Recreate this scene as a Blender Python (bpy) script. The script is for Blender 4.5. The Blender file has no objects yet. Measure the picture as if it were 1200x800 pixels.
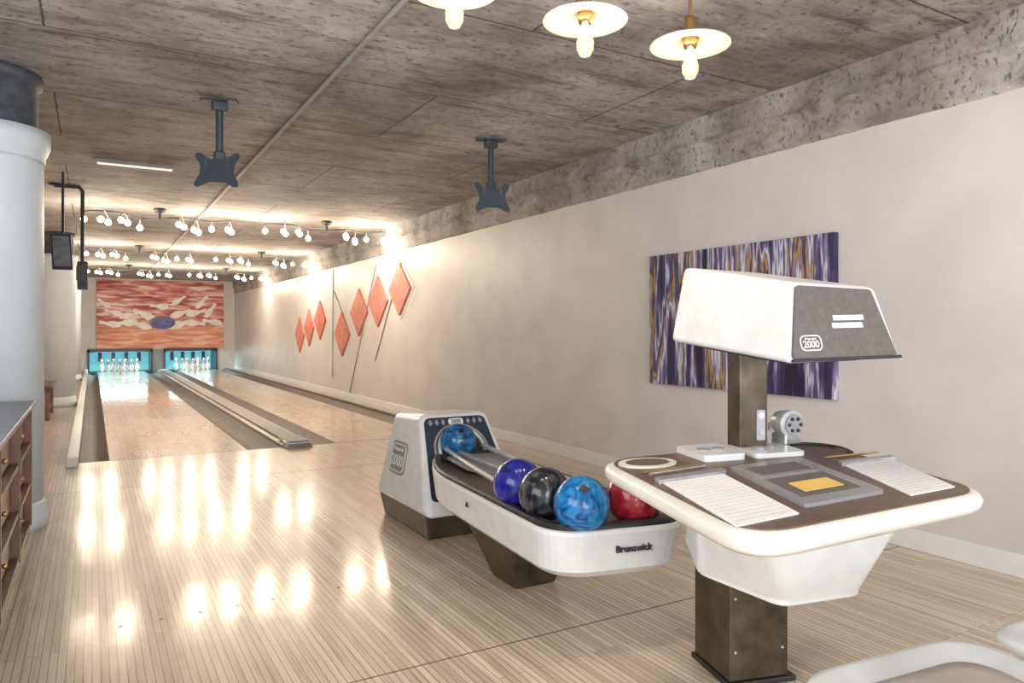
import bpy, bmesh, math, random
from mathutils import Vector, Matrix, noise
random.seed(4)
S=bpy.context.scene
COL=S.collection
# ------------------------------------------------------------ materials
def newmat(n):
    m=bpy.data.materials.new(n); m.use_nodes=True
    nt=m.node_tree; b=nt.nodes['Principled BSDF']; return m,nt,b
def N(nt,t,**kw):
    n=nt.nodes.new(t)
    for k,v in kw.items():
        if hasattr(n,k): setattr(n,k,v)
        else: n.inputs[k].default_value=v
    return n
def ramp(nt,stops,interp='LINEAR'):
    r=nt.nodes.new('ShaderNodeValToRGB'); cr=r.color_ramp; cr.interpolation=interp
    while len(cr.elements)<len(stops): cr.elements.new(.5)
    for e,(p,c) in zip(cr.elements,stops): e.position=p; e.color=(*c,1)
    return r
def coords(nt,scale=(1,1,1),rot=(0,0,0)):
    t=nt.nodes.new('ShaderNodeTexCoord'); mp=nt.nodes.new('ShaderNodeMapping')
    mp.inputs['Scale'].default_value=scale; mp.inputs['Rotation'].default_value=rot
    nt.links.new(t.outputs['Object'],mp.inputs['Vector']); return mp.outputs['Vector']
def plain(n,c,rough=.5,metal=0,var=.12,scale=8,bump=0.05,coat=0,emis=None,es=0):
    m,nt,b=newmat(n)
    v=coords(nt)
    no=N(nt,'ShaderNodeTexNoise',Scale=scale,Detail=6.0); nt.links.new(v,no.inputs['Vector'])
    lo=[max(0,x*(1-var)) for x in c]; hi=[min(1,x*(1+var)) for x in c]
    r=ramp(nt,[(.3,lo),(.7,hi)]); nt.links.new(no.outputs['Fac'],r.inputs['Fac'])
    nt.links.new(r.outputs['Color'],b.inputs['Base Color'])
    b.inputs['Roughness'].default_value=rough; b.inputs['Metallic'].default_value=metal
    b.inputs['Coat Weight'].default_value=coat
    if bump:
        bp=N(nt,'ShaderNodeBump',Strength=bump,Distance=.01)
        nt.links.new(no.outputs['Fac'],bp.inputs['Height']); nt.links.new(bp.outputs['Normal'],b.inputs['Normal'])
    if emis:
        b.inputs['Emission Color'].default_value=(*emis,1); b.inputs['Emission Strength'].default_value=es
    return m
def wood_floor(n,c1,c2,mortar,row=.027,length=1.1,rough=.13,msize=.0016,coat=.5,crough=.07):
    m,nt,b=newmat(n)
    t=nt.nodes.new('ShaderNodeTexCoord')
    mp=nt.nodes.new('ShaderNodeMapping'); mp.inputs['Rotation'].default_value=(0,0,math.radians(90))
    nt.links.new(t.outputs['Object'],mp.inputs['Vector'])
    br=nt.nodes.new('ShaderNodeTexBrick')
    br.inputs['Color1'].default_value=(*c1,1); br.inputs['Color2'].default_value=(*c2,1); br.inputs['Mortar'].default_value=(*mortar,1)
    br.inputs['Scale'].default_value=1; br.inputs['Mortar Size'].default_value=msize; br.inputs['Mortar Smooth'].default_value=.3
    br.inputs['Brick Width'].default_value=length; br.inputs['Row Height'].default_value=row
    br.offset=.37; br.offset_frequency=3
    nt.links.new(mp.outputs['Vector'],br.inputs['Vector'])
    mp2=nt.nodes.new('ShaderNodeMapping'); mp2.inputs['Scale'].default_value=(60,2.5,1)
    nt.links.new(t.outputs['Object'],mp2.inputs['Vector'])
    no=N(nt,'ShaderNodeTexNoise',Scale=1.0,Detail=6.0); nt.links.new(mp2.outputs['Vector'],no.inputs['Vector'])
    r=ramp(nt,[(.3,(.56,.49,.42)),(.5,(1,1,1))]); nt.links.new(no.outputs['Fac'],r.inputs['Fac'])
    mx=nt.nodes.new('ShaderNodeMixRGB'); mx.blend_type='MULTIPLY'; mx.inputs['Fac'].default_value=.65
    nt.links.new(br.outputs['Color'],mx.inputs['Color1']); nt.links.new(r.outputs['Color'],mx.inputs['Color2'])
    nt.links.new(mx.outputs['Color'],b.inputs['Base Color'])
    n2=N(nt,'ShaderNodeTexNoise',Scale=2.2,Detail=2.0); nt.links.new(t.outputs['Object'],n2.inputs['Vector'])
    mr=nt.nodes.new('ShaderNodeMapRange'); mr.inputs['To Min'].default_value=rough*.8; mr.inputs['To Max'].default_value=rough*1.25
    nt.links.new(n2.outputs['Fac'],mr.inputs['Value']); nt.links.new(mr.outputs['Result'],b.inputs['Roughness'])
    bp=N(nt,'ShaderNodeBump',Strength=.22,Distance=.012)
    nt.links.new(n2.outputs['Fac'],bp.inputs['Height']); nt.links.new(bp.outputs['Normal'],b.inputs['Normal'])
    nt.links.new(bp.outputs['Normal'],b.inputs['Coat Normal'])
    b.inputs['Coat Weight'].default_value=coat; b.inputs['Coat Roughness'].default_value=crough
    b.inputs['Specular IOR Level'].default_value=.35
    return m
M_floor=wood_floor('maple_approach',(.76,.64,.48),(.56,.45,.32),(.19,.13,.08),rough=.32,msize=.0016,length=1.6,coat=.5,crough=.125)
M_lane=wood_floor('lane_boards',(.68,.53,.37),(.52,.39,.26),(.20,.12,.07),row=.027,length=2.2,rough=.28,coat=.7,crough=.09)
M_aisle=wood_floor('aisle_boards',(.48,.41,.36),(.38,.32,.28),(.14,.10,.08),row=.09,length=1.4,rough=.35,coat=.2)

def concrete(name='ceiling_concrete',panels=True,gain=1.0):
    m,nt,b=newmat(name)
    t=nt.nodes.new('ShaderNodeTexCoord')
    def noi(sc,scale,det,rough=.6,dist=0.0):
        mp=nt.nodes.new('ShaderNodeMapping'); mp.inputs['Scale'].default_value=sc
        nt.links.new(t.outputs['Object'],mp.inputs['Vector'])
        n=N(nt,'ShaderNodeTexNoise',Scale=scale,Detail=det,Roughness=rough,Distortion=dist); nt.links.new(mp.outputs['Vector'],n.inputs['Vector']); return n
    a=noi((1,1,1),1.3,12,.7,.3)
    bb=noi((1,4.2,1),1.9,12,.74,.4) if panels else noi((1,1,2),2.6,12,.75,.4)
    c=noi((1,1.6,1),19,7,.72)
    st=noi((1,1,1),.55,6,.6,.6)
    g=gain
    ra=ramp(nt,[(.32,(.28*g,.26*g,.25*g)),(.45,(.43*g,.405*g,.39*g)),(.56,(.56*g,.53*g,.515*g)),(.7,(.72*g,.70*g,.68*g))]); nt.links.new(a.outputs['Fac'],ra.inputs['Fac'])
    rb=ramp(nt,[(.34,(.25,.215,.195)),(.44,(.78,.75,.73)),(.56,(1.0,1.0,1.0))]); nt.links.new(bb.outputs['Fac'],rb.inputs['Fac'])
    rc=ramp(nt,[(.35,(.18,.15,.14)),(.43,(.9,.9,.9)),(.6,(1,1,1))]); nt.links.new(c.outputs['Fac'],rc.inputs['Fac'])
    rs=ramp(nt,[(.38,(.66,.62,.60)),(.52,(1,1,1))]); nt.links.new(st.outputs['Fac'],rs.inputs['Fac'])
    def mul(x,y,f):
        q=nt.nodes.new('ShaderNodeMixRGB'); q.blend_type='MULTIPLY'; q.inputs['Fac'].default_value=f
        nt.links.new(x,q.inputs['Color1']); nt.links.new(y,q.inputs['Color2']); return q.outputs['Color']
    m3=mul(mul(mul(ra.outputs['Color'],rb.outputs['Color'],.78),rc.outputs['Color'],.68),rs.outputs['Color'],.8)
    if panels:
        def bricks(w,h,ms,c2,loc,mort):
            br=nt.nodes.new('ShaderNodeTexBrick'); br.inputs['Color1'].default_value=(1,1,1,1); br.inputs['Color2'].default_value=(*c2,1); br.inputs['Mortar'].default_value=(*mort,1)
            br.inputs['Scale'].default_value=1; br.inputs['Mortar Size'].default_value=ms; br.inputs['Mortar Smooth'].default_value=.6
            br.inputs['Brick Width'].default_value=w; br.inputs['Row Height'].default_value=h; br.offset=.35
            mp=nt.nodes.new('ShaderNodeMapping'); mp.inputs['Location'].default_value=loc
            nt.links.new(t.outputs['Object'],mp.inputs['Vector'])
            ad=nt.nodes.new('ShaderNodeMixRGB'); ad.blend_type='ADD'; ad.inputs['Fac'].default_value=.03
            nt.links.new(mp.outputs['Vector'],ad.inputs['Color1']); nt.links.new(c.outputs['Color'],ad.inputs['Color2'])
            nt.links.new(ad.outputs['Color'],br.inputs['Vector']); return br.outputs['Color']
        m3=mul(m3,bricks(3.4,1.2,.008,(.78,.77,.77),(.2,.35,0),(.12,.11,.105)),.85)
        m3=mul(m3,bricks(3.4,.2,.002,(.86,.85,.84),(.2,.35,0),(.5,.47,.45)),.55)
    nt.links.new(m3,b.inputs['Base Color'])
    b.inputs['Roughness'].default_value=.8
    bp=N(nt,'ShaderNodeBump',Strength=.9,Distance=.02); nt.links.new(m3,bp.inputs['Height']); nt.links.new(bp.outputs['Normal'],b.inputs['Normal'])
    return m
M_conc=concrete()
M_band=concrete('rough_concrete_band',False,.85)
M_wall=plain('wall_paint',(.625,.59,.57),.45,var=.06,scale=2.5,bump=.35)
M_white=plain('white_trim_paint',(.76,.76,.75),.4,var=.03,bump=0)
M_col=plain('column_paint',(.68,.75,.82),.45,var=.04,scale=4,bump=.05)
M_colgrey=plain('column_bare_grey',(.07,.08,.10),.6,var=.4,scale=14,bump=.3)
M_shell=plain('white_shell_plastic',(.70,.71,.71),.28,var=.06,scale=12,bump=.02,coat=.2)
M_cream=plain('cream_plastic',(.73,.70,.62),.35,var=.05,scale=12,bump=.02,coat=.2)
M_tan=plain('tan_seat',(.52,.46,.40),.5,var=.06)
M_brown=plain('brown_laminate',(.115,.07,.042),.42,var=.25,scale=40,bump=.05)
M_bronze=plain('bronze_metal',(.075,.058,.036),.3,metal=.45,var=.4,scale=14,bump=.1)
M_panel=plain('grey_brown_panel',(.115,.10,.09),.55,var=.15,scale=60,bump=.05)
M_black=plain('black_rubber',(.018,.018,.02),.4,var=.3,bump=.05)
M_dark=plain('dark_metal',(.05,.055,.07),.45,metal=.4,var=.2)
M_mount=plain('mount_slate_metal',(.05,.065,.085),.5,metal=.2,var=.15)
M_navy=plain('navy_panel',(.02,.03,.05),.3,var=.4,scale=30)
M_steel=plain('brushed_steel',(.45,.46,.47),.3,metal=.7,var=.2,scale=25)
M_greypl=plain('grey_plastic',(.25,.25,.26),.35,var=.15,scale=20)
M_silver=plain('silver_plastic',(.5,.51,.52),.3,metal=.2,var=.15,scale=20)
M_gutter=plain('gutter_brown',(.10,.075,.058),.55,var=.3,scale=5,bump=.1)
M_cap=plain('division_tan_cap',(.42,.34,.27),.3,var=.15,scale=6)
M_brass=plain('brass',(.55,.36,.15),.3,metal=1,var=.1)
M_shade=plain('lamp_shade_cream_metal',(.48,.40,.32),.4,metal=.2,var=.1)
M_paper=plain('paper',(.80,.80,.79),.7,var=.02,bump=0)
M_yellow=plain('yellow_card',(.75,.5,.12),.6,var=.1)
M_wood=plain('cabinet_wood',(.15,.07,.042),.4,var=.4,scale=7,bump=.1)
M_slate=plain('cabinet_top_grey',(.20,.22,.26),.35,var=.3,scale=14)
M_red=plain('diamond_terracotta',(.60,.17,.115),.55,var=.25,scale=5,bump=.1)
M_pin=plain('pin_white',(.88,.92,.94),.25,var=.02,bump=0)
M_pinred=plain('pin_red',(.5,.03,.03),.3,bump=0)
M_ink=plain('ink_grey',(.35,.33,.36),.6,bump=0)
M_inkd=plain('ink_dark',(.04,.04,.05),.6,bump=0)
M_line=plain('inlay_grey',(.34,.325,.32),.6,bump=0)
M_teal=plain('glowing_pit_teal',(.12,.40,.46),.5,var=.6,scale=4,emis=(.16,.52,.60),es=.6)  # emission puts the pit's teal glow into back panel and slats
M_bulb=plain('glowing_bulb',(1,.9,.7),.3,bump=0,emis=(1,.85,.62),es=17)
M_fil=plain('glowing_filament',(1,.9,.7),.3,bump=0,emis=(1,.80,.5),es=80)
M_tube=plain('glowing_tube',(1,.95,.85),.3,bump=0,emis=(1,.9,.75),es=.5)
def glass():
    m,nt,b=newmat('bulb_glass'); b.inputs['Transmission Weight'].default_value=1; b.inputs['Roughness'].default_value=.03; b.inputs['IOR'].default_value=1.08
    b.inputs['Base Color'].default_value=(1,.93,.8,1)
    b.inputs['Emission Color'].default_value=(1,.80,.5,1); b.inputs['Emission Strength'].default_value=.45
    return m
M_glass=glass()
def ball_mat(n,c1,c2,c3,scale=7):
    m,nt,b=newmat(n); v=coords(nt)
    no=N(nt,'ShaderNodeTexNoise',Scale=scale,Detail=8.0,Distortion=2.2); nt.links.new(v,no.inputs['Vector'])
    r=ramp(nt,[(.35,c1),(.5,c2),(.72,c3)]); nt.links.new(no.outputs['Fac'],r.inputs['Fac'])
    nt.links.new(r.outputs['Color'],b.inputs['Base Color']); b.inputs['Roughness'].default_value=.22; b.inputs['Coat Weight'].default_value=.4; b.inputs['Coat Roughness'].default_value=.04
    b.inputs['Specular IOR Level'].default_value=.3
    return m
def painting_mat():
    m,nt,b=newmat('abstract_painting_strokes')
    v=coords(nt,(1,5.2,.75))
    no=N(nt,'ShaderNodeTexNoise',Scale=1.0,Detail=4.0,Roughness=.5); nt.links.new(v,no.inputs['Vector'])
    v2=coords(nt,(1,30,1.3)); n2=N(nt,'ShaderNodeTexNoise',Scale=1.0,Detail=4.0); nt.links.new(v2,n2.inputs['Vector'])
    ad=nt.nodes.new('ShaderNodeMixRGB'); ad.inputs['Fac'].default_value=.22
    nt.links.new(no.outputs['Fac'],ad.inputs['Color1']); nt.links.new(n2.outputs['Fac'],ad.inputs['Color2'])
    r=ramp(nt,[(.37,(.025,.022,.045)),(.42,(.06,.05,.12)),(.445,(.20,.17,.32)),(.46,(.62,.61,.68)),(.475,(.12,.10,.22)),(.51,(.045,.04,.10)),(.525,(.55,.33,.06)),(.54,(.11,.095,.20)),(.565,(.66,.66,.72)),(.585,(.16,.14,.28)),(.63,(.04,.035,.08))])
    nt.links.new(ad.outputs['Color'],r.inputs['Fac']); nt.links.new(r.outputs['Color'],b.inputs['Base Color'])
    b.inputs['Roughness'].default_value=.6; b.inputs['Specular IOR Level'].default_value=.2
    return m
M_art=painting_mat()
def mural_mat():
    m,nt,b=newmat('mural_print')
    t=nt.nodes.new('ShaderNodeTexCoord'); sp=nt.nodes.new('ShaderNodeSeparateXYZ'); nt.links.new(t.outputs['Generated'],sp.inputs['Vector'])
    v=coords(nt,(1.3,1,9)); no=N(nt,'ShaderNodeTexNoise',Scale=1.2,Detail=6.0,Distortion=.6); nt.links.new(v,no.inputs['Vector'])
    up=ramp(nt,[(.34,(.26,.04,.04)),(.44,(.56,.12,.10)),(.54,(.74,.34,.29)),(.63,(.92,.74,.69))]); nt.links.new(no.outputs['Fac'],up.inputs['Fac'])
    lo=ramp(nt,[(.3,(.56,.16,.10)),(.52,(.78,.32,.20)),(.66,(.90,.56,.45))]); nt.links.new(no.outputs['Fac'],lo.inputs['Fac'])
    st=ramp(nt,[(.32,(0,0,0)),(.46,(1,1,1))]); nt.links.new(sp.outputs['Z'],st.inputs['Fac'])
    mx=nt.nodes.new('ShaderNodeMixRGB'); nt.links.new(st.outputs['Color'],mx.inputs['Fac']); nt.links.new(lo.outputs['Color'],mx.inputs['Color1']); nt.links.new(up.outputs['Color'],mx.inputs['Color2'])
    nt.links.new(mx.outputs['Color'],b.inputs['Base Color']); b.inputs['Roughness'].default_value=.5
    return m
M_mural=mural_mat()
# ------------------------------------------------------------ geometry helpers
def link(o): COL.objects.link(o); return o
def mesh_obj(name,verts,faces,mat,smooth=False,parent=None,bevel=0,seg=3,recalc=True):
    me=bpy.data.meshes.new(name); me.from_pydata([tuple(v) for v in verts],[],faces)
    if recalc:
        bm=bmesh.new(); bm.from_mesh(me); bmesh.ops.recalc_face_normals(bm,faces=bm.faces); bm.to_mesh(me); bm.free()
    if isinstance(mat,(list,tuple)):
        for q in mat: me.materials.append(q)
    else: me.materials.append(mat)
    o=bpy.data.objects.new(name,me); link(o)
    if smooth:
        for p in me.polygons: p.use_smooth=True
    if bevel:
        b=o.modifiers.new('bevel','BEVEL'); b.width=bevel; b.segments=seg; b.limit_method='ANGLE'; b.angle_limit=math.radians(35)
        for p in me.polygons: p.use_smooth=True
        w=o.modifiers.new('wn','WEIGHTED_NORMAL'); w.keep_sharp=False
    if parent: setp(o,parent)
    return o
def setp(o,p):
    o.parent=p; o.matrix_parent_inverse=Matrix.Translation(-Vector(p.location))
def empty(name,loc):
    e=bpy.data.objects.new(name,None); e.location=loc; e.empty_display_size=.1; link(e); return e
def box(name,x0,x1,y0,y1,z0,z1,mat,parent=None,bevel=0,seg=2):
    v=[(x0,y0,z0),(x1,y0,z0),(x1,y1,z0),(x0,y1,z0),(x0,y0,z1),(x1,y0,z1),(x1,y1,z1),(x0,y1,z1)]
    return mesh_obj(name,v,[(0,3,2,1),(4,5,6,7),(0,1,5,4),(1,2,6,5),(2,3,7,6),(3,0,4,7)],mat,parent=parent,bevel=bevel,seg=seg)
def hexa(name,bot,top,mat,parent=None,bevel=0,seg=3):
    return mesh_obj(name,list(bot)+list(top),[(0,3,2,1),(4,5,6,7),(0,1,5,4),(1,2,6,5),(2,3,7,6),(3,0,4,7)],mat,parent=parent,bevel=bevel,seg=seg)
def rnd(pts,r,seg=6):
    if not isinstance(r,(list,tuple)): r=[r]*len(pts)
    out=[]; n=len(pts)
    for i in range(n):
        p=Vector(pts[i]).to_2d(); a=Vector(pts[i-1]).to_2d(); c=Vector(pts[(i+1)%n]).to_2d()
        u=(a-p); w=(c-p); d=min(r[i],u.length*.48,w.length*.48); u.normalize(); w.normalize()
        p0=p+u*d; p1=p+w*d
        for k in range(seg+1):
            t=k/seg; q=(1-t)**2*p0+2*t*(1-t)*p+t*t*p1; out.append((q.x,q.y))
    return out
def inset(pts,d):
    n=len(pts); out=[]
    area=sum(pts[i][0]*pts[(i+1)%n][1]-pts[(i+1)%n][0]*pts[i][1] for i in range(n))
    s=1 if area>0 else -1
    for i in range(n):
        p=Vector(pts[i]); a=Vector(pts[i-1]); c=Vector(pts[(i+1)%n])
        e1=(p-a).normalized(); e2=(c-p).normalized()
        n1=Vector((-e1.y,e1.x))*s; n2=Vector((-e2.y,e2.x))*s
        b=(n1+n2); b/= max(.3,b.length_squared/2); q=p+b*d; out.append((q.x,q.y))
    return out
def loft(name,rings,mat,parent=None,cap0=True,cap1=True,smooth=False,bevel=0,closed=False):
    vs=[];fs=[];n=len(rings[0])
    for r in rings: vs+=list(r)
    m=len(rings)
    for j in range(m-1 if not closed else m):
        for i in range(n):
            a=j*n+i;b=j*n+(i+1)%n;c=((j+1)%m)*n+(i+1)%n;d=((j+1)%m)*n+i; fs.append((a,b,c,d))
    if not closed:
        if cap0: fs.append(tuple(range(n))[::-1])
        if cap1: fs.append(tuple(range((m-1)*n,m*n)))
    return mesh_obj(name,vs,fs,mat,smooth=smooth,parent=parent,bevel=bevel)
def at(poly,z): return [(x,y,z) for x,y in poly]
def prism(name,poly,z0,z1,mat,parent=None,bevel=0): return loft(name,[at(poly,z0),at(poly,z1)],mat,parent,bevel=bevel)
def lathe(name,prof,c,mat,parent=None,seg=32):
    rings=[]
    for r,z in prof:
        rings.append([(c[0]+r*math.cos(2*math.pi*i/seg),c[1]+r*math.sin(2*math.pi*i/seg),c[2]+z) for i in range(seg)])
    return loft(name,rings,mat,parent,smooth=True)
def tube(name,pts,r,mat,parent=None,cyc=False,smoothc=False,res=6):
    cu=bpy.data.curves.new(name,'CURVE'); cu.dimensions='3D'; cu.bevel_depth=r; cu.bevel_resolution=res; cu.use_fill_caps=True
    if smoothc:
        sp=cu.splines.new('NURBS'); sp.points.add(len(pts)-1)
        for q,p in zip(sp.points,pts): q.co=(*p,1)
        sp.use_endpoint_u=not cyc; sp.order_u=4; sp.use_cyclic_u=cyc
    else:
        sp=cu.splines.new('POLY'); sp.points.add(len(pts)-1)
        for q,p in zip(sp.points,pts): q.co=(*p,1)
        sp.use_cyclic_u=cyc
    cu.materials.append(mat); o=bpy.data.objects.new(name,cu); link(o)
    if parent: setp(o,parent)
    return o
def sphere(name,c,r,mat,parent=None,scale=(1,1,1),seg=32):
    bm=bmesh.new(); bmesh.ops.create_uvsphere(bm,u_segments=seg,v_segments=seg//2,radius=r)
    me=bpy.data.meshes.new(name); bm.to_mesh(me); bm.free(); me.materials.append(mat)
    for p in me.polygons: p.use_smooth=True
    o=bpy.data.objects.new(name,me); o.location=c; o.scale=scale; link(o)
    if parent: setp(o,parent)
    return o
def frame(o,origin,right,up):
    r=Vector(right).normalized(); u=Vector(up); u=(u-r*u.dot(r)).normalized(); n=r.cross(u)
    m=Matrix(((r.x,u.x,n.x,origin[0]),(r.y,u.y,n.y,origin[1]),(r.z,u.z,n.z,origin[2]),(0,0,0,1)))
    return m
def place(o,origin,right,up):
    m=frame(o,origin,right,up)
    o.location=m.to_translation(); o.rotation_euler=m.to_euler()
def flat(name,poly,th,mat,origin,right,up,parent,bevel=0):
    m=frame(None,origin,right,up)
    r=[[tuple(m@Vector((x,y,0))) for x,y in poly],[tuple(m@Vector((x,y,th))) for x,y in poly]]
    return loft(name,r,mat,parent,bevel=bevel)
def text(name,s,size,mat,origin,right,up,parent,ext=.0008):
    cu=bpy.data.curves.new(name,'FONT'); cu.body=s; cu.size=size; cu.extrude=ext; cu.align_x='CENTER'; cu.align_y='CENTER'; cu.materials.append(mat)
    cu.offset=size*.012
    o=bpy.data.objects.new(name,cu); link(o); place(o,origin,right,up); setp(o,parent); return o
def circ(r,n=32,sx=1,sy=1,cx=0,cy=0): return [(cx+r*sx*math.cos(2*math.pi*i/n),cy+r*sy*math.sin(2*math.pi*i/n)) for i in range(n)]
def rrect(w,h,r): return rnd([(-w/2,-h/2),(w/2,-h/2),(w/2,h/2),(-w/2,h/2)],r)
def ringflat(name,w,h,r,t,th,mat,origin,right,up,parent):
    m=frame(None,origin,right,up); o=rrect(w,h,r); i=rrect(w-2*t,h-2*t,max(r-t,.002))
    R=[[tuple(m@Vector((x,y,z))) for x,y in p] for p,z in ((o,0),(o,th),(i,th),(i,0))]
    return loft(name,R,mat,parent,closed=True)
# ------------------------------------------------------------ room
XW=3.92; CZ=2.77; YE=24.4; XL=-1.5; YB=-2.5; Y0=7.68
box('floor',XL,XW,YB,Y0,-.12,0,M_floor)
box('floor_aisle',XL,-.20,Y0,YE,-.12,0,M_aisle)
box('floor_subslab',-.20,XW,Y0,25.6,-.16,-.10,M_gutter)
box('ceiling',XL-.1,XW+.2,YB,25.8,CZ,CZ+.12,M_conc)
box('wall_right',XW,XW+.2,YB,25.8,-.16,CZ,M_wall)
box('wall_left',XL-.12,XL,YB,25.8,-.16,CZ,M_wall)
box('wall_back',XL,XW,YB-.1,YB,-.1,CZ,M_wall)
box('wall_end',XL,XW,YE,YE+.1,.66,CZ,M_wall)
box('wall_end_left',XL,-.12,YE,YE+.1,0,.66,M_wall)
box('wall_end_right',3.40,XW,YE,YE+.1,-.09,.66,M_wall)
box('wall_end_centre',1.58,1.88,YE,YE+.1,-.09,.66,M_greypl)
box('wall_pit_rear',XL,XW,25.6,25.7,-.1,CZ,M_black)
box('baseboard_right',XW-.018,XW,YB,YE,0,.115,M_white,bevel=.004)
box('baseboard_left',XL,XL+.018,YB,YE,0,.115,M_white)
vs=[];fs=[];ny=760;nz=18
for j in range(ny+1):
    y=YB+(YE-YB)*j/ny
    low=2.385+.006*noise.noise(Vector((y*2.2,0,3)))+.005*noise.noise(Vector((y*9,0,7)))
    for k in range(nz+1):
        t=k/nz; z=low+(CZ-low)*t
        d=.020+.006*noise.noise(Vector((y*3,z*6,0)))+.004*noise.noise(Vector((y*11,z*16,4)))
        zr=2.57+.012*noise.noise(Vector((y*1.5,5,0)))
        rid=math.exp(-((z-zr)/.016)**2)*.045*max(0,(.7+1.5*noise.noise(Vector((y*8,z*12,9)))))
        step=.035/(1+math.exp(-(z-zr)/.008))
        vs.append((XW-max(0.001,d+rid+step) if k else XW,y,z))
for j in range(ny):
    for k in range(nz):
        a=j*(nz+1)+k; fs.append((a,a+1,a+nz+2,a+nz+1))
mesh_obj('trim_1',vs,fs,M_band,smooth=True)
for y in (2.42,6.3):
    box('trim_floor_seam',-.25,XW-.02,y-.003,y+.003,0,.0006,M_gutter)
e=empty('approach_dots',(1.5,5,0))
for (yy,xs) in ((3.35,(.1,.25,.4,.55,.7,.85,1.0)),(7.3,(.3,.45,.6,.75,.9,1.05)),(7.3,(2.3,2.5,2.7,2.9,3.1)),(1.9,(.3,.5,.7,.9,1.1,1.3))):
    for xx in xs: prism('dot',circ(.009,12,cx=xx,cy=yy),0,.0008,M_brown,e)
# ------------------------------------------------------------ lanes
lanes=[(.14,1.36,-.10,1.69,.70),(2.28,3.36,2.01,3.60,2.66)]
def gutter(name,x0,x1,par):
    n=10; sec=[]
    for i in range(n+1):
        t=i/n; x=x0+(x1-x0)*t; z=-.002-.075*math.sin(math.pi*t); sec.append((x,z))
    vs=[(x,Y0,z) for x,z in sec]+[(x,YE-.01,z) for x,z in sec]
    return mesh_obj(name,vs,[(i,i+1,n+2+i,n+1+i) for i in range(n)],M_gutter,smooth=True,recalc=False,parent=par)
for (a,b,g0,g1,pc) in lanes:
    L=empty('bowling_lane',((a+b)/2,15,0))
    box('lane_bed',a,b,Y0,YE-.01,-.09,0.0,M_lane,L)
    for i in range(7):
        cx=a+(b-a)*(i+1)/8; yy=12.2-abs(i-3)*.3
        mesh_obj('arrow',[(cx-.02,yy,.0006),(cx+.02,yy,.0006),(cx,yy+.16,.0006)],[(0,1,2)],M_brown,parent=L)
    box('foul_line',a,b,Y0,Y0+.02,-.01,.0006,M_black,L)
    gutter('left_gutter',g0,a,L); gutter('right_gutter',b,g1,L)
D=empty('lane_division_capping',(1.85,15,0))
box('cap_body',1.695,2.005,Y0,YE-.02,-.09,.03,M_cap,D,bevel=.01)
box('return_track',1.76,1.94,Y0+.1,YE-.05,.03,.055,M_line,D,bevel=.01)
hexa('nose',[(1.72,Y0-.16,0.001),(1.98,Y0-.16,0.001),(2.0,Y0+.1,0.001),(1.70,Y0+.1,0.001)],[(1.74,Y0-.12,.05),(1.96,Y0-.12,.05),(1.98,Y0+.1,.062),(1.72,Y0+.1,.062)],M_steel,D,bevel=.01)
hexa('nose_cap',[(1.73,Y0-.10,.05),(1.97,Y0-.10,.05),(1.98,Y0+.35,.05),(1.72,Y0+.35,.05)],[(1.76,Y0-.08,.07),(1.94,Y0-.08,.07),(1.95,Y0+.33,.075),(1.75,Y0+.33,.075)],M_line,D,bevel=.008)
box('trim_side_capping_left',-.20,-.105,7.45,YE-.02,0,.09,M_white,bevel=.01)
box('trim_side_capping_right',3.605,XW-.02,Y0,YE-.02,-.09,.02,M_cap)
box('trim_side_edge_right',3.605,3.69,Y0,YE-.02,.02,.035,M_black)
for (a,b) in ((-.12,1.58),(1.88,3.40)):
    P=empty('pinsetter_housing',((a+b)/2,24.6,.4))
    box('header',a,b,YE-.06,YE-.001,.58,.68,M_navy,P)
    box('side_left',a,a+.05,YE-.06,25.5,-.09,.655,M_navy,P)
    box('side_right',b-.05,b,YE-.06,25.5,-.09,.655,M_navy,P)
    box('pit_floor',a+.05,b-.05,YE,25.5,-.09,-.01,M_dark,P)
    box('pit_back',a+.05,b-.05,25.45,25.5,-.01,.655,M_teal,P)
    box('pit_roof',a+.05,b-.05,YE+.1,25.5,.62,.655,M_dark,P)
    for k in range(9):
        x=a+.15+k*(b-a-.3)/8; box('curtain_slat',x-.05,x+.05,25.2,25.22,.28,.62,M_navy if k%2 else M_teal,P)
    l=bpy.data.lights.new('pit_light','AREA'); l.shape='RECTANGLE'; l.size=b-a-.3; l.size_y=.3; l.energy=32; l.color=(.65,.96,1)
    lo=bpy.data.objects.new('pit_light',l); link(lo); lo.location=((a+b)/2,YE-.1,.6); lo.rotation_euler=(math.radians(-10),0,0); setp(lo,P)
prof=[(.0,0),(.026,0),(.029,.01),(.046,.06),(.0605,.115),(.058,.15),(.045,.2),(.03,.235),(.0238,.26),(.023,.28),(.026,.31),(.0323,.345),(.030,.365),(.018,.378),(0,.381)]
for (a,b,g0,g1,cx) in lanes:
    vs=[];fs=[];mi=[]
    for r in range(4):
        for k in range(r+1):
            px=cx+(k-r/2)*.3048; py=23.45+r*.264; base=len(vs); sg=16
            for (rr,z) in prof:
                for i in range(sg): vs.append((px+max(rr,.0005)*math.cos(2*math.pi*i/sg),py+max(rr,.0005)*math.sin(2*math.pi*i/sg),z+.001))
            for j in range(len(prof)-1):
                for i in range(sg):
                    fs.append((base+j*sg+i,base+j*sg+(i+1)%sg,base+(j+1)*sg+(i+1)%sg,base+(j+1)*sg+i)); mi.append(1 if j in (7,9) else 0)
    o=mesh_obj('bowling_pins',vs,fs,[M_pin,M_pinred],smooth=True)
    for p,m in zip(o.data.polygons,mi): p.material_index=m
W=empty('bowling_mural',(1.85,YE-.03,1.7))
box('mural_board',.11,3.59,YE-.04,YE-.0005,.69,2.72,M_mural,W)
M_mpin=plain('mural_pin_cream',(.90,.83,.80),.4,var=.12,scale=5,bump=0)
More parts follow.
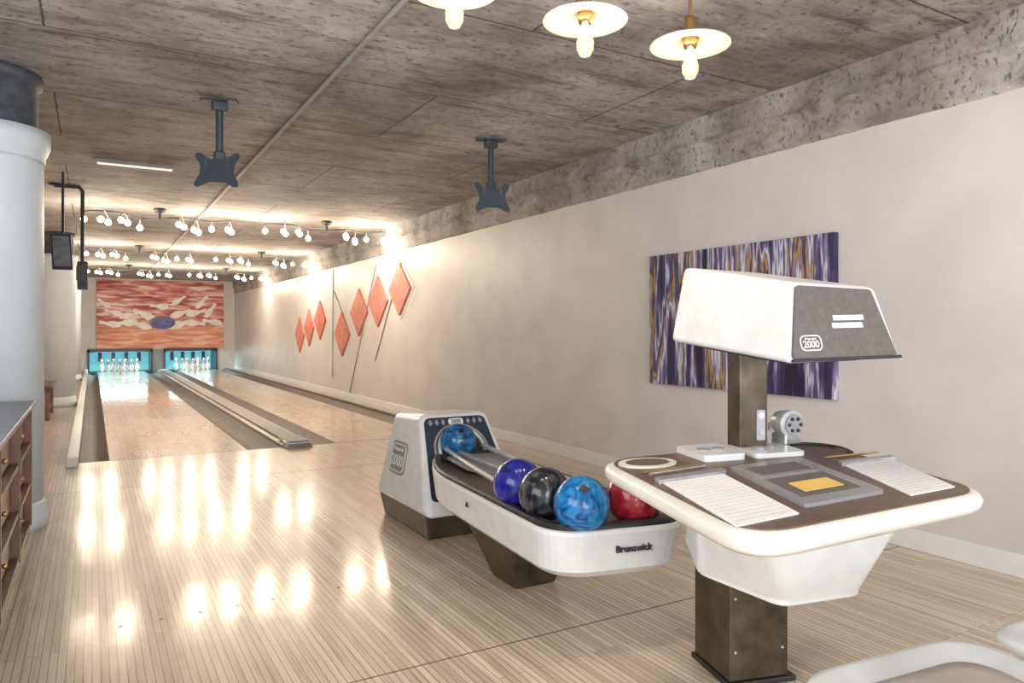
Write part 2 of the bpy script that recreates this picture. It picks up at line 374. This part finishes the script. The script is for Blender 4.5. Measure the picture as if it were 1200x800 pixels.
M_mball=ball_mat('mural_ball',(.010,.008,.09),(.025,.02,.20),(.08,.08,.36))
def pinpoly(s):
    L=[(r,z) for r,z in prof[1:-1]]
    return [(r*s*1.1,(z-.19)*s) for r,z in L]+[(-r*s*1.1,(z-.19)*s) for r,z in reversed(L)]
k=0
for (x,z,a,s) in ((.45,1.42,80,1.5),(.85,1.45,95,1.7),(1.25,1.38,75,1.6),(1.35,1.70,65,1.7),(.95,1.68,-75,1.4),(.55,1.76,75,1.3),(2.35,1.42,-75,1.8),(2.75,1.45,-95,1.6),(2.35,1.75,-70,1.6),(2.8,1.78,-75,1.6),(3.2,1.85,-35,1.4),(3.25,1.5,80,1.5),(2.95,2.10,-40,1.3),(1.75,1.95,85,1.3),(.30,2.02,50,1.1),(2.3,2.15,-55,1.2)):
    a=math.radians(a)
    flat('printed_pin',pinpoly(s),.002,M_mpin,(x,YE-.042-.0006*k,z),(math.cos(a),0,math.sin(a)),(-math.sin(a),0,math.cos(a)),W); k+=1
flat('printed_ball',circ(.36,40,1,.54),.002,M_mball,(1.84,YE-.056,1.46),(1,0,0),(0,0,1),W)
# ------------------------------------------------------------ ceiling services
tube('ceiling_conduit_pipe',[(1.27,YB+.2,CZ-.016),(1.27,YE-.2,CZ-.016)],.014,M_line)
E=empty('ceiling_tube_light',(.35,7.6,CZ-.04))
box('housing',.02,.68,7.58,7.62,CZ-.03,CZ,M_line,E); tube('tube',[(.04,7.6,CZ-.04),(.66,7.6,CZ-.04)],.010,M_tube,E)
def tvmount(x,y,yaw):
    E=empty('ceiling_tv_mount',(x,y,2.5))
    R=Matrix.Rotation(yaw,3,'Z'); r=R@Vector((1,0,0)); f=R@Vector((0,-1,0))
    flat('ceiling_plate',rrect(.24,.10,.02),.012,M_mount,(x,y,CZ-.012),r,R@Vector((0,1,0)),E)
    box('ceiling_bracket',x-.05,x+.05,y-.035,y+.035,CZ-.075,CZ-.01,M_mount,E,bevel=.01)
    tube('pole',[(x,y,CZ-.05),(x,y,2.36)],.024,M_mount,E)
    box('tilt_joint',x-.035,x+.035,y-.04,y+.04,2.30,2.42,M_mount,E,bevel=.01)
    pl=[(-.14,-.12),(-.115,-.12),(-.05,-.085),(.05,-.085),(.115,-.12),(.14,-.12),(.145,-.09),(.11,-.03),(.11,.03),(.145,.09),(.14,.12),(.115,.12),(.05,.075),(-.05,.075),(-.115,.12),(-.14,.12),(-.145,.09),(-.11,.03),(-.11,-.03),(-.145,-.09)]
    o=Vector((x,y,2.285))+f*.05
    flat('vesa_plate',rnd(pl,.012,2),.008,M_mount,o,r,Vector((0,0,1))+f*-.15,E)
    for sx in (-.07,.07): flat('arm_rail',rrect(.025,.17,.005),.012,M_mount,o+r*sx-f*.006,r,(0,0,1),E)
tvmount(.75,5.27,math.radians(-25)); tvmount(2.82,5.22,math.radians(-15))
LC=(1,.85,.66)
def cluster(x,y):
    E=empty('ceiling_spotlight_cluster',(x,y,CZ-.15))
    lathe('canopy',[(0,0),(.07,0),(.075,-.02),(.05,-.05),(0,-.055)],(x,y,CZ),M_dark,E)
    tube('stem',[(x,y,CZ),(x,y,CZ-.14)],.016,M_dark,E)
    tube('arm',[(x-.86,y+.05,CZ-.10),(x-.55,y-.32,CZ-.10),(x-.25,y+.28,CZ-.12),(x,y,CZ-.14),(x+.25,y-.28,CZ-.12),(x+.55,y+.32,CZ-.10),(x+.86,y-.05,CZ-.10)],.010,M_dark,E,smoothc=True)
    pts=[(-.84,.04,.0),(-.62,-.16,.03),(-.40,-.06,.01),(-.22,.16,.05),(.24,-.16,.03),(.44,.06,.06),(.64,.16,.01),(.84,-.04,.04)]
    for i,(dx,dy,dz) in enumerate(pts):
        bx,by=x+dx,y+dy; top=CZ-.10
        offs=((-.04,-.10,0),(.04,.13,.0)) if i%3 else ((0,0,0),)
        for (ox,oy,oz) in offs:
            zz=top-.03-dz+oz
            lathe('socket',[(0,0),(.014,0),(.019,-.03),(.016,-.032),(0,-.025)],(bx+ox,by+oy,zz),M_line,E,seg=12)
            tube('link',[(bx,by,top),(bx+ox,by+oy,zz)],.005,M_line,E,res=3)
            sphere('bulb',(bx+ox,by+oy,zz-.062),.038,M_bulb,E,seg=12)
        if i in (0,2,5,7):
            l=bpy.data.lights.new('bulb_light','POINT'); l.energy=17; l.color=LC; l.shadow_soft_size=.13
            lo=bpy.data.objects.new('bulb_light',l); link(lo); lo.location=(bx,by,CZ-.38); setp(lo,E)
for yy in (10.3,14.9,19.3):
    for xx in (.75,2.9): cluster(xx,yy)
for (x,y,z,n) in ((1.98,2.06,2.30,0),(1.53,2.12,2.32,1),(1.06,2.22,2.36,2)):
    E=empty('pendant_disc_lamp',(x,y,z))
    lathe('shade',[(0,.03),(.03,.028),(.06,.012),(.15,-.004),(.152,-.008),(.15,-.009),(.06,.005),(.03,.02),(0,.02)],(x,y,z),M_shade,E,seg=48)
    lathe('socket',[(0,.10),(.018,.10),(.024,.09),(.026,.03),(.03,.0),(.022,-.02),(0,-.02)],(x,y,z),M_brass,E,seg=24)
    tube('cord',[(x,y,z+.09),(x,y,CZ-.02)],.006,M_brass,E)
    lathe('ceiling_rose',[(0,0),(.055,0),(.05,-.025),(0,-.03)],(x,y,CZ),M_brass,E)
    lathe('bulb_glass',[(.0005,-.02),(.016,-.025),(.02,-.05),(.031,-.085),(.030,-.11),(.018,-.132),(.0005,-.138)],(x,y,z),M_glass,E,seg=24)
    for a in range(6):
        t=a*math.pi/3; tube('filament',[(x+.006*math.cos(t),y+.006*math.sin(t),z-.04),(x+.013*math.cos(t),y+.013*math.sin(t),z-.105)],.003,M_fil,E,res=3)
    l=bpy.data.lights.new('bulb_light','POINT'); l.energy=8; l.color=(1,.86,.70); l.shadow_soft_size=.04
    lo=bpy.data.objects.new('bulb_light',l); link(lo); lo.location=(x,y,z-.19); setp(lo,E)
# ------------------------------------------------------------ columns, cabinet, left side things
def column(x,y,r):
    E=empty('white_column',(x,y,1.3))
    lathe('plinth',[(0,0),(r*1.08,0),(r*1.08,.07),(r*1.05,.10),(r*1.02,.14),(r,.16)],(x,y,0),M_col,E,seg=48)
    lathe('shaft',[(r,.15),(r,2.22),(r*1.0,2.24)],(x,y,0),M_col,E,seg=48)
    lathe('capital',[(r,2.24),(r*1.03,2.25),(r*1.03,2.28),(r*1.07,2.30),(r*1.12,2.34),(r*1.13,2.42),(r*.9,2.42)],(x,y,0),M_col,E,seg=48)
    lathe('upper_drum',[(r*.90,2.40),(r*.90,2.70),(r*.98,2.71),(r*.98,CZ),(0,CZ)],(x,y,0),M_colgrey,E,seg=48)
column(-.56,5.4,.30); column(-.47,13.7,.24); column(-.47,20.5,.24)
E=empty('wooden_cabinet',(-.65,3.8,.4))
box('top',-1.0,-.28,1.6,5.02,.775,.80,M_slate,E,bevel=.004)
box('carcass_back',-1.0,-.97,1.65,5.0,.1,.775,M_wood,E)
box('plinth',-.98,-.33,1.65,5.0,0.001,.09,M_wood,E)
for y in (1.65,2.5,3.35,4.2,4.97): box('divider',-.97,-.30,y,y+.03,.09,.775,M_wood,E,bevel=.003)
for z in (.09,.31,.54,.745): box('shelf',-.97,-.305,1.65,5.0,z,z+.025,M_wood,E)
for i in range(4):
    for j in range(3):
        y=1.69+i*.85; w=.80 if i<3 else .72; z=.13+j*.225; box('drawer_front',-.36,-.335,y,y+w,z,z+.12,M_wood,E,bevel=.006); sphere('knob',(-.325,y+.4,z+.06),.012,M_brass,E,seg=12)
E=empty('walkway_bench',(-.75,12.1,.3))
box('seat',-1.05,-.46,11.5,12.7,.43,.47,M_wood,E,bevel=.008)
for bx in (-1.0,-.52):
    for by in (11.56,12.62): box('leg',bx-.025,bx+.025,by-.025,by+.025,.001,.43,M_wood,E,bevel=.004)
box('lower_rail',-.53,-.51,11.56,12.62,.12,.16,M_wood,E); box('lower_rail_back',-1.01,-.99,11.56,12.62,.12,.16,M_wood,E)
E=empty('hanging_monitor',(-.25,8.3,2))
hexa('screen_body',[(-.33,8.18,1.80),(-.16,8.16,1.80),(-.16,8.21,1.79),(-.33,8.23,1.79)],[(-.35,8.26,2.14),(-.18,8.24,2.14),(-.18,8.29,2.13),(-.35,8.31,2.13)],M_dark,E,bevel=.006)
hexa('screen_face',[(-.315,8.173,1.82),(-.175,8.157,1.82),(-.175,8.17,1.82),(-.315,8.186,1.82)],[(-.335,8.25,2.12),(-.195,8.234,2.12),(-.195,8.25,2.12),(-.335,8.266,2.12)],M_slate,E)
tube('hanger',[(-.25,8.27,2.0),(-.25,8.4,2.2),(-.25,8.4,CZ)],.012,M_dark,E)
E=empty('conduit_with_speaker',(-.09,9.1,2.2))
tube('pipe',[(-.35,9.1,CZ-.02),(-.12,9.1,CZ-.02),(-.09,9.1,CZ-.06),(-.09,9.1,1.75)],.02,M_dark,E); box('speaker_box',-.14,-.04,9.04,9.16,1.65,1.95,M_colgrey,E,bevel=.01)
lathe('pipe_flange',[(0,0),(.05,0),(.05,-.02),(0,-.02)],(-.35,9.1,CZ),M_dark,E)
# ------------------------------------------------------------ wall art
E=empty('abstract_canvas_painting',(XW-.02,3.65,1.3)); box('canvas',XW-.045,XW-.002,2.815,4.49,.785,1.80,M_art,E,bevel=.003)
E=empty('diamond_wall_art',(XW-.02,13,1.4))
for (ya,yb,zc,h) in ((16.34,15.6,1.116,.77),(15.55,14.80,1.28,.77),(14.75,13.95,1.42,.78),(13.34,12.43,1.146,.80),(12.38,11.48,1.517,.81),(11.43,10.53,1.67,.81),(10.48,9.62,1.82,.78)):
    w=ya-yb
    flat('diamond',[(-w/2,0),(0,-h/2),(w/2,0),(0,h/2)],.025,M_red,(XW-.002,(ya+yb)/2,zc),(0,-1,0),(0,0,1),E)
h=.45
tube('outline',[(XW-.03,9.95,1.82+h),(XW-.03,9.42,1.82),(XW-.03,9.95,1.82-h)],.010,M_paper,E)
for p in ([(13.45,2.37),(13.5,.32)],[(11.09,2.25),(12.46,.10)],[(9.95,2.25),(11.13,.72)],[(13.4,1.95),(12.9,1.55)]):
    tube('thin_rod',[(XW-.010,a,b) for a,b in p],.008,M_line,E)
# ------------------------------------------------------------ ball return
E=empty('ball_return',(1.85,3.2,.3))
hexa('base_plinth',[(1.67,3.84,0.001),(2.22,3.84,0.001),(2.22,4.56,0.001),(1.67,4.56,0.001)],[(1.645,3.82,.15),(2.26,3.82,.15),(2.26,4.6,.15),(1.645,4.6,.15)],M_bronze,E,bevel=.01)
hexa('capsule_shell',[(1.63,3.78,.13),(2.29,3.78,.13),(2.29,4.63,.13),(1.63,4.63,.13)],[(1.74,4.12,.69),(2.20,4.12,.69),(2.20,4.58,.66),(1.74,4.58,.66)],M_shell,E,bevel=.045,seg=5)
up=Vector((0,.34,.56)).normalized(); nrm=Vector((0,-.56,.34)).normalized()
def fp(u,v,off=.0): return Vector((1.955+u,3.78,.13))+up*v+nrm*off
flat('mouth_face',rnd([(-.27,.10),(.27,.10),(.205,.625),(-.205,.625)],.04),.006,M_navy,fp(0,0,.001),(1,0,0),up,E)
for i in range(9):
    u=-.17+i*.0425
    if abs(u)>.06: flat('ornament',rnd([(-.014,0),(0,-.022),(.014,0),(0,.022)],.003,2),.01,M_greypl,fp(u,.59,.002),(1,0,0),up,E)
flat('badge',rrect(.10,.042,.02),.012,M_shell,fp(0,.59,.002),(1,0,0),up,E); text('badge_text','2000',.034,M_inkd,fp(0,.59,.016),(1,0,0),up,E)
MV=.40
flat('mouth_hole',circ(.145,40,1,1.0),.003,M_black,fp(0,MV,.007),(1,0,0),up,E)
m=frame(None,fp(0,MV,.012),(1,0,0),up)
tube('mouth_ring',[tuple(m@Vector((.150*math.cos(t*math.pi/16),.150*math.sin(t*math.pi/16),0))) for t in range(32)],.013,M_silver,E,cyc=True)
tube('mouth_ring_outer',[tuple(m@Vector((.178*math.cos(t*math.pi/16),.172*math.sin(t*math.pi/16),-.004))) for t in range(32)],.008,M_greypl,E,cyc=True)
su=Vector((.11,0,.56)).normalized()
def sp(y,z,off): 
    n=Vector((-.56,0,.11)).normalized(); x=1.63+.11*(z-.13)/.56; return Vector((x,y,z))+n*off
flat('side_badge',rrect(.25,.20,.05),.006,M_greypl,sp(4.34,.40,.001),(0,-1,0),su,E)
ringflat('side_badge_ring',.225,.175,.04,.007,.009,M_shell,sp(4.34,.40,.001),(0,-1,0),su,E)
text('side_badge_number','2000',.095,M_shell,sp(4.34,.38,.010),(0,-1,0),su,E); text('side_badge_name','Brunswick',.038,M_shell,sp(4.34,.452,.010),(0,-1,0),su,E)
tp=[(1.72,3.90),(1.54,3.50),(1.44,2.20),(2.03,2.07),(2.10,3.3),(2.14,3.90)]
def TR(d,r=.0): return rnd(inset(tp,d),[.02,.3,.16,.16,.3,.02],8)
loft('tray_skirt',[at(TR(.11),.272),at(TR(.05),.278),at(TR(.02),.305),at(TR(.0),.445),at(TR(.004),.458),at(TR(.014),.462),at(TR(.03),.458),at(TR(.04),.40),at(TR(.10),.40)],M_shell,E,smooth=False)
loft('rubber_rim',[at(TR(.012),.458),at(TR(.012),.474),at(TR(.018),.482),at(TR(.045),.482),at(TR(.055),.47),at(TR(.055),.41)],M_black,E,cap0=False,cap1=False)
prism('tray_well',TR(.05),.40,.435,M_brown,E)
hexa('centre_divider',[(1.77,2.6,.435),(1.81,2.6,.435),(1.90,3.85,.435),(1.84,3.85,.435)],[(1.775,2.62,.50),(1.805,2.62,.50),(1.89,3.85,.50),(1.85,3.85,.50)],M_greypl,E,bevel=.012)
tube('guide_rail',[(1.83,3.95,.50),(1.74,3.6,.50),(1.68,3.2,.49),(1.64,2.80,.48)],.014,M_silver,E,smoothc=True)
tube('guide_rail_2',[(2.08,3.95,.50),(2.02,3.6,.50),(1.99,3.2,.49),(1.97,2.45,.48)],.014,M_silver,E,smoothc=True)
loft('exit_lip',[[(1.80,3.95,.45),(2.12,3.95,.45),(2.12,3.95,.47),(1.80,3.95,.47)],[(1.74,3.5,.45),(2.06,3.5,.45),(2.04,3.5,.475),(1.76,3.5,.475)],[(1.86,3.05,.437),(2.02,3.05,.437),(2.01,3.05,.455),(1.87,3.05,.455)]],M_greypl,E,bevel=.008)
hexa('support_leg',[(1.70,2.90,0.001),(1.92,2.90,0.001),(1.92,3.12,0.001),(1.70,3.12,0.001)],[(1.62,2.80,.28),(1.98,2.80,.28),(1.98,3.3,.28),(1.62,3.3,.28)],M_bronze,E,bevel=.012)
er=Vector((.59,-.13,0)).normalized()
text('maker_lettering','Brunswick',.036,M_inkd,Vector((1.44,2.20,.385))+er*.33,er,(0,0,1),E,ext=.0045)
text('side_mark','\u25B3',.03,M_inkd,(1.495,3.0,.40),(-.08,-1,0),(0,0,1),E,ext=.003)
def ball(name,c,cols,rot=0,scale=7):
    m=ball_mat(name+'_resin',*cols,scale=scale); E=empty(name,c)
    sphere('ball',c,.108,m,E,seg=48)
    for a,b in ((.0,.0),(.17,.05),(.08,.24)):
        d=Vector((math.sin(rot+a),-math.cos(rot+a),.9+b)).normalized(); u=d.orthogonal().normalized()
        flat('finger_hole',circ(.012,14),.0012,M_black,Vector(c)+d*.1078,u,d.cross(u),E)
ball('bowling_ball',(1.605,2.245,.545),((.005,.05,.20),(.01,.17,.45),(.03,.30,.56)),-.6,14)
ball('bowling_ball',(1.58,2.465,.545),((.006,.006,.008),(.012,.014,.02),(.14,.15,.15)),-.2)
ball('bowling_ball',(1.585,2.685,.545),((.006,.006,.07),(.012,.015,.22),(.04,.04,.38)),-1.5)
ball('bowling_ball',(1.85,2.24,.545),((.14,.004,.01),(.30,.012,.025),(.45,.06,.07)),.6)
ball('bowling_ball',(1.915,3.955,.535),((.005,.015,.08),(.01,.09,.26),(.04,.3,.5)),-.3)
# ------------------------------------------------------------ scoring console
E=empty('scoring_console',(1.9,1.6,.6))
F=Vector((1.86,1.77,0)); r=Vector((.963,-.27,0)).normalized(); bk=Vector((.27,.963,0)).normalized()
def col4(F,w,d,z): return [tuple(F+Vector((0,0,z))),tuple(F+r*w+Vector((0,0,z))),tuple(F+r*w+bk*d+Vector((0,0,z))),tuple(F+bk*d+Vector((0,0,z)))]
F=F-bk*.03
hexa('pedestal_column',col4(F,.225,.24,.02),col4(F,.225,.24,.55),M_bronze,E,bevel=.006)
F2=F-r*.008-bk*.008; hexa('pedestal_foot',col4(F2,.26,.26,.001),col4(F2,.26,.26,.02),M_black,E,bevel=.004)
for zz in (.12,.3,.46):
    for t in (.02,.2):
        p=F+r*t-bk*.002+Vector((0,0,zz)); sphere('screw',p,.006,M_steel,E,seg=8)
T=[(1.48,1.99),(1.19,1.06),(2.13,1.05),(2.5,1.92)]
def TT(d): return rnd(inset(T,d),[.14,.14,.12,.16],8)
loft('table_rim',[at(TT(.05),.705),at(TT(.015),.707),at(TT(.0),.722),at(TT(-.004),.74),at(TT(.003),.755),at(TT(.016),.762),at(TT(.05),.762)],M_cream,E,smooth=True)
prism('table_top_laminate',TT(.022),.7615,.7655,M_brown,E)
b0=[(1.76,1.86),(1.54,1.57),(1.54,1.27),(1.80,1.22),(2.15,1.75),(2.1,1.9)]
b1=[(1.82,1.89),(1.56,1.60),(1.37,1.19),(1.89,1.14),(2.32,1.75),(2.25,1.9)]
loft('under_body',[at(rnd(b0,.04,4),.485),at(rnd(b0,.04,4),.50),at(rnd(b1,.05,4),.71)],M_shell,E,bevel=.008)
P0=Vector((1.985,1.86,0))+r*.035
hexa('upper_post',col4(P0,.115,.085,.76),col4(P0,.115,.085,1.16),M_bronze,E,bevel=.006)
flat('post_label',rrect(.035,.11,.006),.002,M_ink,P0+r*.085-bk*.0015+Vector((0,0,.86)),r,(0,0,1),E)
for dz,mt in ((.895,M_shell),(.835,M_steel)): flat('post_badge',circ(.012,18),.004,mt,P0+r*.085-bk*.003+Vector((0,0,dz)),r,(0,0,1),E)
NB=Vector((1.909,1.547,1.095)); NT=Vector((1.992,1.597,1.362)); RB=Vector((2.382,1.469,1.107)); RT=Vector((2.332,1.499,1.36))
LB=Vector((1.992,2.186,1.159)); LT=Vector((2.036,2.16,1.455)); d1=LB-NB
nh=(RB-NB).cross(NT-NB).normalized()
if nh.y>0: nh=-nh
RT=RT-nh*((RT-NB).dot(nh))
FRB=RB+d1; FRT=RT+(LT-NT)
hexa('hood_shell',[NB,RB,FRB,LB],[NT,RT,FRT,LT],M_shell,E,bevel=.022,seg=4)
hr=(RB-NB).normalized(); hu=(NT-NB)
def hp(u,v): return NB.lerp(RB,u).lerp(NT.lerp(RT,u),v)
pr=rnd([(0.02,.06),(.955,.045),(.90,.955),(.015,.955)],.04,5)
loft('hood_end_panel',[[tuple(hp(u,v)-nh*.003) for u,v in pr],[tuple(hp(u,v)+nh*.006) for u,v in pr]],M_panel,E)
pl=rnd([(.02,.02),(.985,.01),(.985,.05),(.02,.06)],.01,2)
loft('hood_panel_lip',[[tuple(hp(u,v)-nh*.002) for u,v in pl],[tuple(hp(u,v)+nh*.009) for u,v in pl]],M_black,E)
c=hp(.17,.24)+nh*.007
hu2=(hu-hr*hu.dot(hr)).normalized()
ringflat('hood_badge_ring',.088,.052,.022,.004,.003,M_shell,c,hr,hu2,E); text('hood_badge_number','2000',.033,M_shell,c-hu2*.005+nh*.001,hr,hu2,E); text('hood_badge_name','Brunswick',.011,M_shell,c+hu2*.014+nh*.001,hr,hu2,E)
for (u,v,w) in ((.56,.56,.13),(.54,.46,.13)): flat('hood_label',rrect(w,.017,.002),.0015,M_paper,hp(u,v)+nh*.006,hr,hu2,E)
hexa('hood_lens_bay',[NB+d1*.12+hr*.06+Vector((0,0,-.012)),NB+d1*.12+hr*.36+Vector((0,0,-.012)),NB+d1*.85+hr*.36+Vector((0,0,-.012)),NB+d1*.85+hr*.06+Vector((0,0,-.012))],[NB+d1*.12+hr*.06+Vector((0,0,.02)),NB+d1*.12+hr*.36+Vector((0,0,.02)),NB+d1*.85+hr*.36+Vector((0,0,.02)),NB+d1*.85+hr*.06+Vector((0,0,.02))],M_black,E)
ZT=.7655
def quad(name,pts,z0,z1,mat,rr=.004): return prism(name,rnd(pts,rr,3),z0,z1,mat,E)
def bil(Q,u,v):
    a=Vector(Q[0]).lerp(Vector(Q[1]),u); b=Vector(Q[3]).lerp(Vector(Q[2]),u); q=a.lerp(b,v); return (q.x,q.y)
def sub(Q,u0,u1,v0,v1): return [bil(Q,u0,v0),bil(Q,u1,v0),bil(Q,u1,v1),bil(Q,u0,v1)]
# quads given as (front-left, front-right, back-right, back-left)
SA=[(1.238,1.144),(1.455,1.150),(1.665,1.60),(1.415,1.59)]
SB=[(1.87,1.13),(2.08,1.13),(2.345,1.485),(2.11,1.50)]
PF=[(1.515,1.18),(1.84,1.18),(2.07,1.635),(1.73,1.63)]
for Q,nm in ((SA,'a'),(SB,'b')):
    quad('score_sheet_'+nm,Q,ZT,ZT+.003,M_paper)
    quad('sheet_clip_'+nm,sub(Q,-.06,1.06,.96,1.05),ZT,ZT+.012,M_steel)
    for i in range(15):
        p=bil(Q,.06,.06+i*.06); q=bil(Q,.94,.06+i*.06)
        tube('sheet_line',[(p[0],p[1],ZT+.0032),(q[0],q[1],ZT+.0032)],.0005,M_ink,E,res=1)
quad('projector_frame',PF,ZT,ZT+.010,M_greypl,.02)
quad('projector_glass_left',sub(PF,.08,.86,.60,.93),ZT+.008,ZT+.0115,M_steel)
quad('projector_glass_inner',sub(PF,.14,.80,.65,.88),ZT+.011,ZT+.0125,M_panel)
quad('projector_window',sub(PF,.10,.84,.12,.55),ZT+.008,ZT+.0115,M_panel)
quad('yellow_card',sub(PF,.22,.72,.20,.40),ZT+.011,ZT+.013,M_yellow)
prism('cup_well_ring',circ(.105,36,1.0,.72,cx=1.575,cy=1.835),ZT-.002,ZT+.006,M_cream,E)
prism('cup_well_inner',circ(.080,36,1.0,.70,cx=1.575,cy=1.835),ZT,ZT+.007,M_brown,E)
quad('control_block',[(1.76,1.76),(1.92,1.73),(2.0,1.94),(1.82,1.97)],ZT,ZT+.022,M_shell,.02)
quad('control_block_b',[(1.96,1.72),(2.16,1.68),(2.24,1.86),(2.02,1.92)],ZT,ZT+.016,M_shell,.02)
for p in ((1.84,1.85),(1.90,1.84),(2.04,1.78)): prism('button',circ(.022,20,cx=p[0],cy=p[1]),ZT+.012,ZT+.027,M_greypl,E)
for k,(a,b) in enumerate((((1.40,1.655),(1.66,1.675)),((1.41,1.635),(1.65,1.65)))):
    tube('pencil',[(a[0],a[1],ZT+.017),(b[0],b[1],ZT+.017)],.0035,M_steel if k else M_brass,E,res=3)
tube('pencil_b',[(2.10,1.56,ZT+.016),(2.36,1.54,ZT+.016)],.004,M_brass,E,res=3)
tube('power_cord',[(2.28,1.84,ZT+.006),(2.34,1.87,ZT+.006),(2.41,1.80,ZT+.006),(2.40,1.70,ZT+.006),(2.33,1.62,ZT+.006)],.005,M_black,E,smoothc=True)
G=empty('pencil_sharpener',(2.25,1.84,.83))
prism('base',[(x+2.255,y+1.84) for x,y in rrect(.09,.07,.01)],ZT+.016,ZT+.055,M_steel,G,bevel=.004)
m=frame(None,(2.255,1.84,ZT+.09),(.963,-.27,0),(0,0,1))
def rg(rr,zz): return [tuple(m@Vector((rr*math.cos(2*math.pi*i/24),rr*math.sin(2*math.pi*i/24),zz))) for i in range(24)]
loft('drum',[rg(.03,-.045),rg(.042,-.04),rg(.050,.0),rg(.050,.035),rg(.036,.045)],M_silver,G)
loft('dial',[rg(.038,.045),rg(.038,.052)],M_greypl,G)
for i in range(6):
    t=i*math.pi/3; q=m@Vector((.024*math.cos(t),.024*math.sin(t),.053)); sphere('dial_hole',q,.007,M_black,G,seg=8)
tube('crank',[tuple(m@Vector((-.045,0,0))),tuple(m@Vector((-.075,0,.0))),tuple(m@Vector((-.085,-.02,.02))),tuple(m@Vector((-.11,-.025,.02)))],.005,M_steel,G)
sphere('crank_knob',m@Vector((-.115,-.026,.02)),.013,M_dark,G,seg=14)
# ------------------------------------------------------------ molded chairs
def chair(x,y,yaw):
    E=empty('molded_chair',(x,y,.4)); R=Matrix.Rotation(yaw,3,'Z')
    def tp(p): q=R@Vector(p); return (q.x+x,q.y+y,q.z)
    def P(w0,w1,d0,d1,z,ins,rr):
        pl=rnd(inset([(-w0/2,d0),(w0/2,d0),(w1/2,d1),(-w1/2,d1)],ins),rr,8); return [tp((a,b,z)) for a,b in pl]
    loft('seat_shell',[P(.46,.60,-.27,.27,.37,.14,.08),P(.46,.60,-.27,.27,.395,.03,.12),P(.46,.60,-.27,.27,.43,0,.13),P(.46,.60,-.27,.27,.448,.008,.13),P(.46,.60,-.27,.27,.45,.03,.12),P(.46,.60,-.27,.27,.435,.05,.11),P(.46,.60,-.27,.27,.42,.14,.08)],M_shell,E,smooth=True)
    loft('seat_pad',[P(.46,.60,-.27,.27,.418,.10,.10),P(.46,.60,-.27,.27,.436,.08,.10),P(.46,.60,-.27,.27,.438,.12,.07)],M_tan,E,smooth=True)
    vs=[];fs=[];n=16;mm=8
    for j in range(mm+1):
        for i in range(n+1):
            a=(i/n-.5)*2; t=j/mm; w=.25-.03*t
            vs.append(tp((a*w,-.24-.08*t+.07*a*a,.42+.38*t*(1-.18*a*a*a*a))))
    for j in range(mm):
        for i in range(n):
            k=j*(n+1)+i; fs.append((k,k+1,k+n+2,k+n+1))
    o=mesh_obj('back_shell',vs,fs,M_shell,smooth=True,parent=E); s=o.modifiers.new('solid','SOLIDIFY'); s.thickness=.025
    q=tp((0,0,0)); lathe('pedestal',[(0,0.001),(.2,0.001),(.19,.02),(.05,.04),(.035,.08),(.035,.37),(.1,.385),(0,.385)],(q[0],q[1],0),M_bronze,E)
chair(1.56,.77,math.radians(-6)); chair(2.19,.70,math.radians(-6))
# ------------------------------------------------------------ lights / world / camera
def area(name,loc,rot,sx,sy,e,c):
    l=bpy.data.lights.new(name,'AREA'); l.shape='RECTANGLE'; l.size=sx; l.size_y=sy; l.energy=e; l.color=c
    o=bpy.data.objects.new(name,l); link(o); o.location=loc; o.rotation_euler=rot; return o
area('rear_fill_light',(1.0,YB+.05,1.4),(math.radians(90),0,0),4.4,2.2,205,(.92,.96,1))  # added fill light behind the camera; the back wall has no window
area('left_fill_light',(XL+.05,1.2,1.5),(math.radians(90),0,math.radians(-90)),2.4,1.6,58,(.88,.94,1))  # second added fill for the near end, set before a solid left wall
w=bpy.data.worlds.new('World'); S.world=w; w.use_nodes=True
w.node_tree.nodes['Background'].inputs[0].default_value=(.9,.95,1,1); w.node_tree.nodes['Background'].inputs[1].default_value=.5
cam=bpy.data.cameras.new('Camera'); co=bpy.data.objects.new('Camera',cam); link(co)
co.location=(0,0,1.2); co.rotation_euler=(math.radians(90),0,-math.atan(492/850)); cam.sensor_width=36; cam.lens=850/1200*36; cam.shift_y=-.01; cam.clip_start=.02
S.camera=co
S.view_settings.view_transform='Standard'; S.view_settings.look='None'; S.view_settings.exposure=.35
